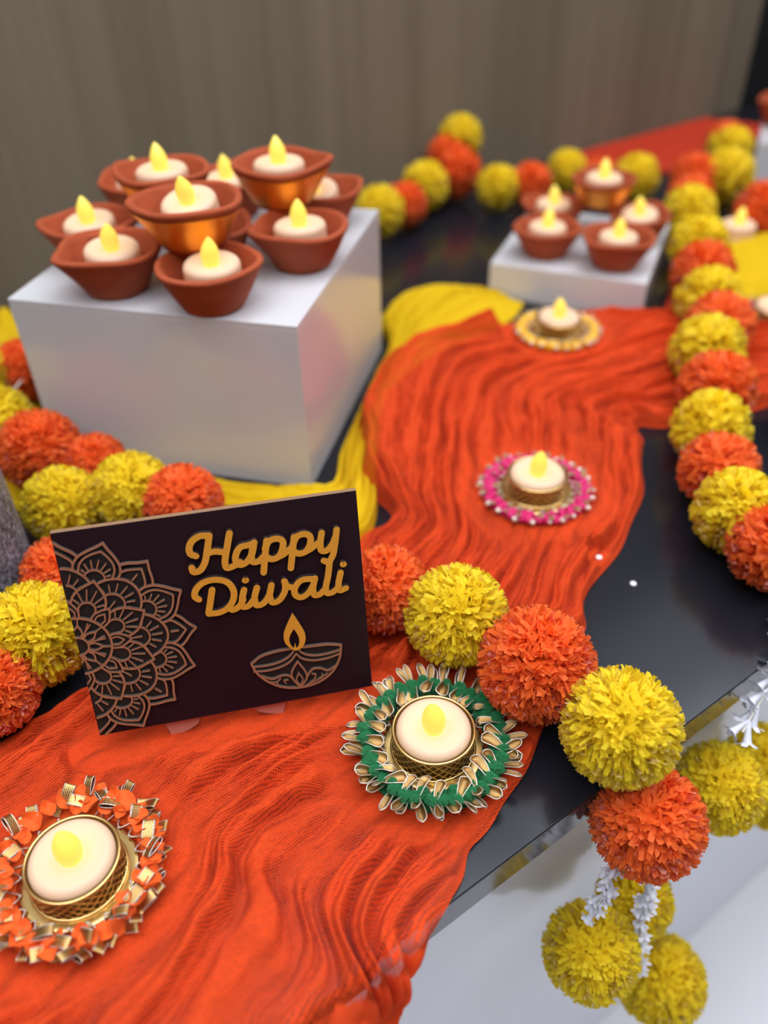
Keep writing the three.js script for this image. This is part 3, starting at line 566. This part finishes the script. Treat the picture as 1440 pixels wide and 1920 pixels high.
  const rays = (r0, r1, a, da, n, rc) => { const o = []; for (let k = 0; k < n; k++) { const f = (k - (n - 1) / 2) / ((n - 1) / 2), tt = f * da; const b = pol(rc, a), ang = (a + tt) * Math.PI / 180, l1 = r1 * (1 - 0.25 * f * f); const p = [b[0] + r0 * Math.cos(ang), b[1] + r0 * Math.sin(ang)], q = [b[0] + l1 * Math.cos(ang), b[1] + l1 * Math.sin(ang)]; if (inside(p) && inside(q)) o.push(strokeGeo([p, q], 0.7, MD, 2, 0.3)); } return o; };
  const arc = (rc, a, r, from, to, w = 0.95) => { const b = pol(rc, a), c = []; for (let k = 0; k <= 12; k++) { const g = (a + lerp(from, to, k / 12)) * Math.PI / 180, q = [b[0] + r * Math.cos(g), b[1] + r * Math.sin(g)]; c.push(q); } const runs = []; let run = []; for (const q of c) { if (inside(q)) run.push(q); else { if (run.length > 2) runs.push(run); run = []; } } if (run.length > 2) runs.push(run); return runs.map((q) => strokeGeo(q, w, MD, 30, 0.3)); };
  const circ = (r, w) => { const l = []; for (let a = -88; a <= 88; a += 8) l.push([r, a]); return P(l, w); };
  const both = (l, a, w) => [P(l.map(([r, d]) => [r, a - d]), w), P(l.map(([r, d]) => [r, a + d]), w)].flat();
  const spots = (n, o) => Array.from({ length: n }, (_, k) => (k - 2) * 45 + o);
  put([circ(17, 1.2), circ(5.4, 1.0)]);
  for (const a of spots(5, -10)) put([both([[6, 16], [9, 14], [12.6, 0]], a, 0.9), both([[6, 22.5], [9, 23], [14.5, 20]], a, 0.8), P([[12.6, a], [16.5, a]], 0.7)]);
  cover(Array.from({ length: 25 }, (_, k) => [17, k * 15]));
  const lens = [[17.2, 13], [21, 11.5], [24.5, 6], [27.6, 0]];
  for (const a of spots(5, 0)) { put([both(lens, a, 1), both([[18, 6.5], [20.5, 6.5], [23.6, 0]], a, 0.8)]); cover(mirror(lens, a)); }
  const inner = [[17, 19], [22, 19.5], [27, 18.5], [32, 13.5], [36, 6], [39.5, 0]];
  for (const a of spots(4, 22.5)) { put([both(inner, a, 1.15), arc(22.5, a, 4.3, -115, 115), rays(5.4, 11.8, a, 60, 6, 22.5)]); cover(mirror(inner, a)); }
  const disc = [[28, 23], [34, 22.5], [38.5, 19.5], [42.7, 13], [45.4, 5.5], [46, 0]];
  for (const a of spots(5, 0)) { put([P(mirror(disc, a), 1.15), arc(30.5, a, 6.2, -105, 105), rays(7.4, 12.6, a, 66, 7, 30.5), P([[28.5, a], [32.5, a]], 0.7)]); cover(mirror(disc, a)); }
  const big = [[44, 14.5], [48, 14], [52, 11.5], [55.5, 7], [58.5, 2.8], [61.3, 0]], big2 = [[44, 11], [48, 10.4], [51.5, 8], [54.4, 4], [56.6, 0]];
  for (const a of spots(4, 22.5)) { put([both(big, a, 1.15), both(big2, a, 1), arc(40.6, a, 5.2, -100, 100), rays(6.2, 10.8, a, 62, 7, 40.6)]); cover(mirror(big, a)); }
  const gap = [[46, 14], [51.5, 11.5], [54.5, 8.2], [57.5, 3.4], [60.8, 0]], gap2 = [[46, 9.5], [50, 7.4], [53, 3.6], [55.6, 0]];
  for (const a of spots(5, 0)) put([both(gap, a, 1.15), both(gap2, a, 1), P([[47.8, a], [51.6, a]], 0.8)]);
  // two heart-shaped feet that poke out below the lower edge
  const heart = new THREE.Shape(); heart.moveTo(0, -0.011); heart.bezierCurveTo(-0.004, -0.006, -0.0105, -0.002, -0.0105, 0.0035); heart.bezierCurveTo(-0.0105, 0.0085, -0.003, 0.0095, 0, 0.0045); heart.bezierCurveTo(0.003, 0.0095, 0.0105, 0.0085, 0.0105, 0.0035); heart.bezierCurveTo(0.0105, -0.002, 0.004, -0.006, 0, -0.011);
  const hg = new THREE.ExtrudeGeometry(heart, { depth: 0.0028, bevelEnabled: true, bevelSize: 0.0004, bevelThickness: 0.0003, bevelSegments: 2, curveSegments: 16 });
  for (const [x, y, turn] of [[0.0425, -0.0036, -0.5], [0.0958, -0.0020, 0.5]]) { const m = part('heart_foot', hg, [M.heartFace, M.heartEdge], t, 'pink heart-shaped foot'); m.position.set(x, y, -0.0074); m.rotation.z = turn; }
}

// ------------------------------------------------------------------ pompom garlands
function pomGeo(n, wid, seed) {                                         // radius 1: a knot with strips of thin film standing out from it in crumpled tufts
  reseed(seed);
  const pos = [], col = [], idx = [];
  const core = new THREE.IcosahedronGeometry(0.60, 2), cp = core.attributes.position;
  for (let i = 0; i < cp.count; i++) { pos.push(cp.getX(i), cp.getY(i), cp.getZ(i)); col.push(0.95, 0.95, 0.95); idx.push(i); }
  for (let k = 0; k < n; k++) {
    const y = 1 - 2 * (k + rr(0.1, 0.9)) / n, a = k * 2.39996 + rr(-0.5, 0.5), q = Math.sqrt(Math.max(0, 1 - y * y));
    const d = V3(q * Math.cos(a), y, q * Math.sin(a));
    const flow = V3(n3(d.x * 2 + seed, d.y * 2, d.z * 2), n3(d.x * 2, d.y * 2 + seed, d.z * 2), n3(d.x * 2, d.y * 2, d.z * 2 - seed));
    const e = V3(rr(-1, 1), rr(-1, 1), rr(-1, 1)).multiplyScalar(0.8).add(flow).cross(d).normalize(), f = d.clone().cross(e);
    const R = 0.95 + 0.09 * n3(d.x * 2.6 - seed, d.y * 2.6, d.z * 2.6) + rr(-0.10, 0.09), bend = (rnd() < 0.5 ? -1 : 1) * rr(0.12, 0.42) + 0.15 * n3(d.x * 3, d.y * 3 - seed, d.z * 3), b2 = rr(-0.12, 0.12);
    const w = wid * rr(0.55, 1.35), fold = rr(0.1, 0.5) * (rnd() < 0.5 ? 1 : -1), tint = rr(0.92, 1.0), skew = rr(-0.05, 0.05);
    const at = pos.length / 3;
    for (let i = 0; i <= 3; i++) {
      const t = i / 3, r = lerp(0.45, R, t), ww = w * (0.5 + 0.5 * Math.min(1, t * 1.5));
      for (let j = -1; j <= 1; j++) {
        const tip = i === 3 ? rr(-0.07, 0.04) + skew * j : 0;
        const p = d.clone().multiplyScalar(r + tip).addScaledVector(f, bend * t * t + (j === 0 ? fold * ww * 0.5 : 0)).addScaledVector(e, b2 * t * t + j * ww * 0.5);
        if (p.length() > 1.07) p.setLength(1.07);
        pos.push(p.x, p.y, p.z); col.push(tint, tint, tint);
      }
    }
    const A = V3(...pos.slice(at * 3, at * 3 + 3)), Bq = V3(...pos.slice(at * 3 + 6, at * 3 + 9)), Cq = V3(...pos.slice(at * 3 + 27, at * 3 + 30));
    const out = Bq.sub(A).cross(Cq.sub(A)).dot(d) >= 0;                 // wound so that the outer side is the front
    for (let i = 0; i < 3; i++) for (let j = 0; j < 2; j++) { const o = at + i * 3 + j; if (out) idx.push(o, o + 1, o + 3, o + 1, o + 4, o + 3); else idx.push(o, o + 3, o + 1, o + 1, o + 3, o + 4); }
  }
  const g = new THREE.BufferGeometry(); g.setAttribute('position', new THREE.Float32BufferAttribute(pos, 3)); g.setAttribute('color', new THREE.Float32BufferAttribute(col, 3)); g.setIndex(idx); g.computeVertexNormals();
  const N = g.attributes.normal, Q = g.attributes.position;             // film is limp and rounded: lean the normals outwards
  for (let i = 0; i < N.count; i++) { const v = V3(N.getX(i), N.getY(i), N.getZ(i)).multiplyScalar(0.55).add(V3(Q.getX(i), Q.getY(i), Q.getZ(i)).normalize().multiplyScalar(0.45)).normalize(); N.setXYZ(i, v.x, v.y, v.z); }
  return g;
}
const POM_NEAR = [21, 22, 23, 24].map((s) => pomGeo(2600, 0.092, s)), POM_FAR = [31, 32].map((s) => pomGeo(900, 0.16, s));
reseed(77);
function garland(label, balls, near, group) {
  const [, x0, y0, z0] = balls[0];
  const t = thing('pompom_garland', label, 'garland', [x0, TOP + y0, z0], 0, group);
  const pts = [];
  balls.forEach(([c, x, y, z, r], i) => {
    const geos = near ? POM_NEAR : POM_FAR;
    const m = part('pompom', geos[i % geos.length], c === 'y' ? M.pomYellow : M.pomOrange, t, (c === 'y' ? 'yellow' : 'orange') + ' pompom');
    m.position.set(x - x0, (y > 0.0201 && y < 0.0339 ? r * 1.07 + (y > 0.0305 ? 0.005 : 0.0042) : y) - y0, z - z0); m.scale.setScalar(r); m.rotation.set(rr(0, 6), rr(0, 6), rr(0, 6));
    pts.push(m.position.clone());
  });
  part('string', tubeGeo(pts, 0.0011, pts.length * 10, 5), M.string, t);
  return t;
}
garland('yellow and orange garland coming from behind the plaque and dropping over the table edge',
  [['o', 0.2145, 0.030, -0.3082, 0.027], ['y', 0.2337, 0.030, -0.2619, 0.0300], ['o', 0.2438, 0.031, -0.2046, 0.0315], ['y', 0.2507, 0.030, -0.149, 0.0302], ['o', 0.252, -0.016, -0.1205, 0.0300]], true);
garland('pompom garland bunched at the left between the plaque and the large white box',
  [['y', 0.085, 0.026, -0.735, 0.030], ['o', 0.1193, 0.030, -0.7287, 0.027], ['y', 0.071, 0.046, -0.630, 0.030], ['o', 0.0894, 0.030, -0.586, 0.031], ['o', 0.1194, 0.028, -0.5525, 0.024], ['y', 0.0811, 0.030, -0.5141, 0.0275], ['y', 0.1265, 0.030, -0.4975, 0.0285], ['o', 0.1506, 0.030, -0.4638, 0.0275]], true);
garland('pompom garland piece at the left edge beside the plaque and glitter vase',
  [['o', 0.0571, 0.026, -0.4472, 0.025], ['y', 0.0252, 0.030, -0.3981, 0.0305], ['o', -0.0075, 0.027, -0.377, 0.025]], true);
garland('long garland of yellow and orange pompoms running up the right side of the table',
  [['o', 0.4384, 0.030, -0.1875, 0.0280], ['y', 0.4501, 0.030, -0.2235, 0.0290], ['o', 0.4813, 0.030, -0.2616, 0.0280], ['y', 0.5199, 0.030, -0.2982, 0.0295], ['o', 0.5712, 0.030, -0.3321, 0.031], ['y', 0.6147, 0.031, -0.3754, 0.032], ['o', 0.6654, 0.031, -0.4007, 0.031], ['y', 0.6992, 0.031, -0.4387, 0.032], ['o', 0.7516, 0.031, -0.4858, 0.032], ['y', 0.8051, 0.032, -0.5346, 0.032], ['o', 0.858, 0.026, -0.574, 0.021], ['y', 0.8845, 0.032, -0.6087, 0.031], ['o', 0.937, 0.030, -0.648, 0.028], ['o', 0.9928, 0.031, -0.6862, 0.031], ['y', 1.0251, 0.033, -0.6599, 0.034], ['y', 1.1245, 0.031, -0.7295, 0.032], ['o', 1.168, 0.031, -0.768, 0.029]], false);
garland('pompom garland along the back of the table ending against the wall',
  [['y', 0.5986, 0.030, -0.8507, 0.0305], ['o', 0.6428, 0.029, -0.8566, 0.0275], ['y', 0.7, 0.030, -0.8890, 0.031], ['o', 0.7625, 0.032, -0.900, 0.033], ['o', 0.765, 0.055, -0.922, 0.029], ['y', 0.789, 0.075, -0.926, 0.029]], false);
garland('pompom garland passing behind the small white box',
  [['y', 0.777, 0.030, -0.832, 0.028], ['o', 0.8194, 0.030, -0.8137, 0.0277], ['y', 0.896, 0.030, -0.8235, 0.0277], ['o', 0.915, 0.026, -0.780, 0.025], ['y', 0.938, 0.031, -0.738, 0.030]], false);
solo('pompom', POM_FAR[0], M.pomOrange, 'loose orange pompom at the right edge beside the single tealight', 'pompom').position.set(0.9768, TOP + 0.033, -0.5696);
scene.children[scene.children.length - 1].scale.setScalar(0.033);
garland('cluster of yellow pompoms hanging below the orange one in front of the table panel',
  [['y', 0.290, -0.165, -0.130, 0.025], ['y', 0.236, -0.152, -0.121, 0.0295], ['y', 0.309, -0.262, -0.1010, 0.0320]], true);
garland('yellow pompoms hanging at the right edge in front of the table panel',
  [['y', 0.350, -0.085, -0.1290, 0.0285], ['y', 0.415, -0.118, -0.1300, 0.028], ['y', 0.452, -0.195, -0.1290, 0.023]], true);

// ------------------------------------------------------------------ white flower strings
const floretGeo = (() => {                                              // slim trumpet with five curled tips; +y is the open end
  const tube = lathe([[0.0003, 0], [0.0011, 0.0010], [0.0015, 0.005], [0.0021, 0.010], [0.0027, 0.0125]], 10), list = [tube];
  for (let k = 0; k < 5; k++) {
    const pos = [], idx = [], a = k / 5 * 6.2832;
    for (let i = 0; i <= 4; i++) { const t = i / 4, r = 0.0025 + 0.0042 * Math.sin(t * 1.5), y = 0.0122 + 0.0042 * t - 0.0030 * t * t, w = 0.0018 * (1 - 0.75 * t * t); for (const s of [-1, 1]) pos.push(Math.cos(a) * r - Math.sin(a) * w * s, y, Math.sin(a) * r + Math.cos(a) * w * s); }
    for (let i = 0; i < 4; i++) idx.push(i * 2, i * 2 + 1, i * 2 + 2, i * 2 + 1, i * 2 + 3, i * 2 + 2);
    const g = new THREE.BufferGeometry(); g.setAttribute('position', new THREE.Float32BufferAttribute(pos, 3)); g.setAttribute('uv', new THREE.Float32BufferAttribute(new Array(20).fill(0), 2)); g.setIndex(idx); g.computeVertexNormals(); list.push(g);
  }
  return merge(list);
})();
function flowerString(label, pts, count, size, spread) {
  const c = new THREE.CatmullRomCurve3(pts.map(([x, y, z]) => V3(x, TOP + y, z))), s = c.getPoint(0);
  const t = thing('flower_string', label, 'flower string', [s.x, s.y, s.z], 0, 'white flower strings');
  part('string', tubeGeo(c.getPoints(12).map((p) => p.sub(s)), 0.0008, 24, 5), M.string, t);
  for (let k = 0; k < count; k++) {
    const q = (k + 0.2) / count, p = c.getPoint(q), d = c.getTangent(q);
    for (let j = 0; j < spread; j++) {
      const m = part('floret', floretGeo, M.floret, t), side = V3(rr(-1, 1), rr(-1, 1), rr(-1, 1)).cross(d).normalize();
      m.position.copy(p).sub(s); m.quaternion.setFromUnitVectors(V3(0, 1, 0), d.clone().addScaledVector(side, spread > 1 ? 0.45 : 0.12).normalize()); m.scale.setScalar(size * rr(0.9, 1.1));
    }
  }
}
reseed(91);
flowerString('short white flower string hanging on the left below the orange pompom', [[0.232, -0.034, -0.119], [0.228, -0.060, -0.1195], [0.224, -0.088, -0.120]], 7, 0.62, 3);
flowerString('longer white flower string hanging on the right below the orange pompom', [[0.258, -0.052, -0.117], [0.266, -0.125, -0.110], [0.272, -0.195, -0.1045]], 11, 0.72, 3);
flowerString('white flower string trailing over the table edge at the right', [[0.425, 0.016, -0.163], [0.395, 0.006, -0.140], [0.350, -0.026, -0.1285]], 11, 1.15, 2);

// ------------------------------------------------------------------ small things
{
  const vase = (label, x, z, r, h, m) => {
    const t = thing('glitter_vase', label, 'vase', [x, TOP, z]);
    const p = [[0.0005, 0.001], [r - 0.002, 0], [r, 0.002], [r, h - 0.002], [r - 0.001, h], [r - 0.003, h - 0.001], [r - 0.003, 0.006], [0.0005, 0.005]];
    const g = lathe(p, 64); const u = g.attributes.uv, q = g.attributes.position; for (let i = 0; i < u.count; i++) u.setXY(i, u.getX(i) * 6.283 * r / 0.10, q.getY(i) / 0.10);
    part('body', g, m, t);
    part('rim', torus(r - 0.0012, 0.0016, h), m, t);
  };
  vase('silver glitter vase cut off by the left edge of the photo', 0.0155, -0.491, 0.0335, 0.17, M.glitter);
  vase('blue grey glitter vase barely showing at the right edge', 0.622, -0.275, 0.026, 0.035, M.glitterBlue);
  const sq = lathe([[0.0001, 0], [0.0019, 0], [0.0021, 0.0004], [0.0019, 0.0008], [0.0001, 0.0009]], 16);
  solo('sequin', sq, M.sequin, 'small white sequin on the bare black table', 'sequin', 'loose sequins').position.set(0.372, TOP + 0.0001, -0.2388);
  solo('sequin', sq, M.sequin, 'small white sequin on the right hem of the orange runner', 'sequin', 'loose sequins').position.set(0.369, TOP + 0.0047, -0.268);
}

// ------------------------------------------------------------------ ceiling lights
PANELS.forEach(([x, z], i) => {
  const row = z < 0 ? 'over the table side' : 'in front of the table', which = ['first', 'middle', 'last'][i % 3];
  const t = thing('ceiling_light', which + ' square ceiling light panel of the row ' + row, 'ceiling light', [x, CEIL, z], 0, 'ceiling light panels');
  const W = 1.1, D = 0.9;
  part('frame', merge([box(W + 0.06, 0.03, 0.03, 0, -0.015, D / 2 + 0.015), box(W + 0.06, 0.03, 0.03, 0, -0.015, -D / 2 - 0.015), box(0.03, 0.03, D, W / 2 + 0.015, -0.015, 0), box(0.03, 0.03, D, -W / 2 - 0.015, -0.015, 0)]), M.frame, t);
  part('diffuser', box(W, 0.012, D, 0, -0.008, 0), M.diffuser, t);
  const l = new THREE.RectAreaLight(PANEL_COLOR, PANEL_LIGHT, W * 0.98, D * 0.98); l.name = 'panel_lamp'; l.position.set(0, -0.018, 0); l.rotation.x = -Math.PI / 2; t.add(l);
});

renderer.render(scene, camera);
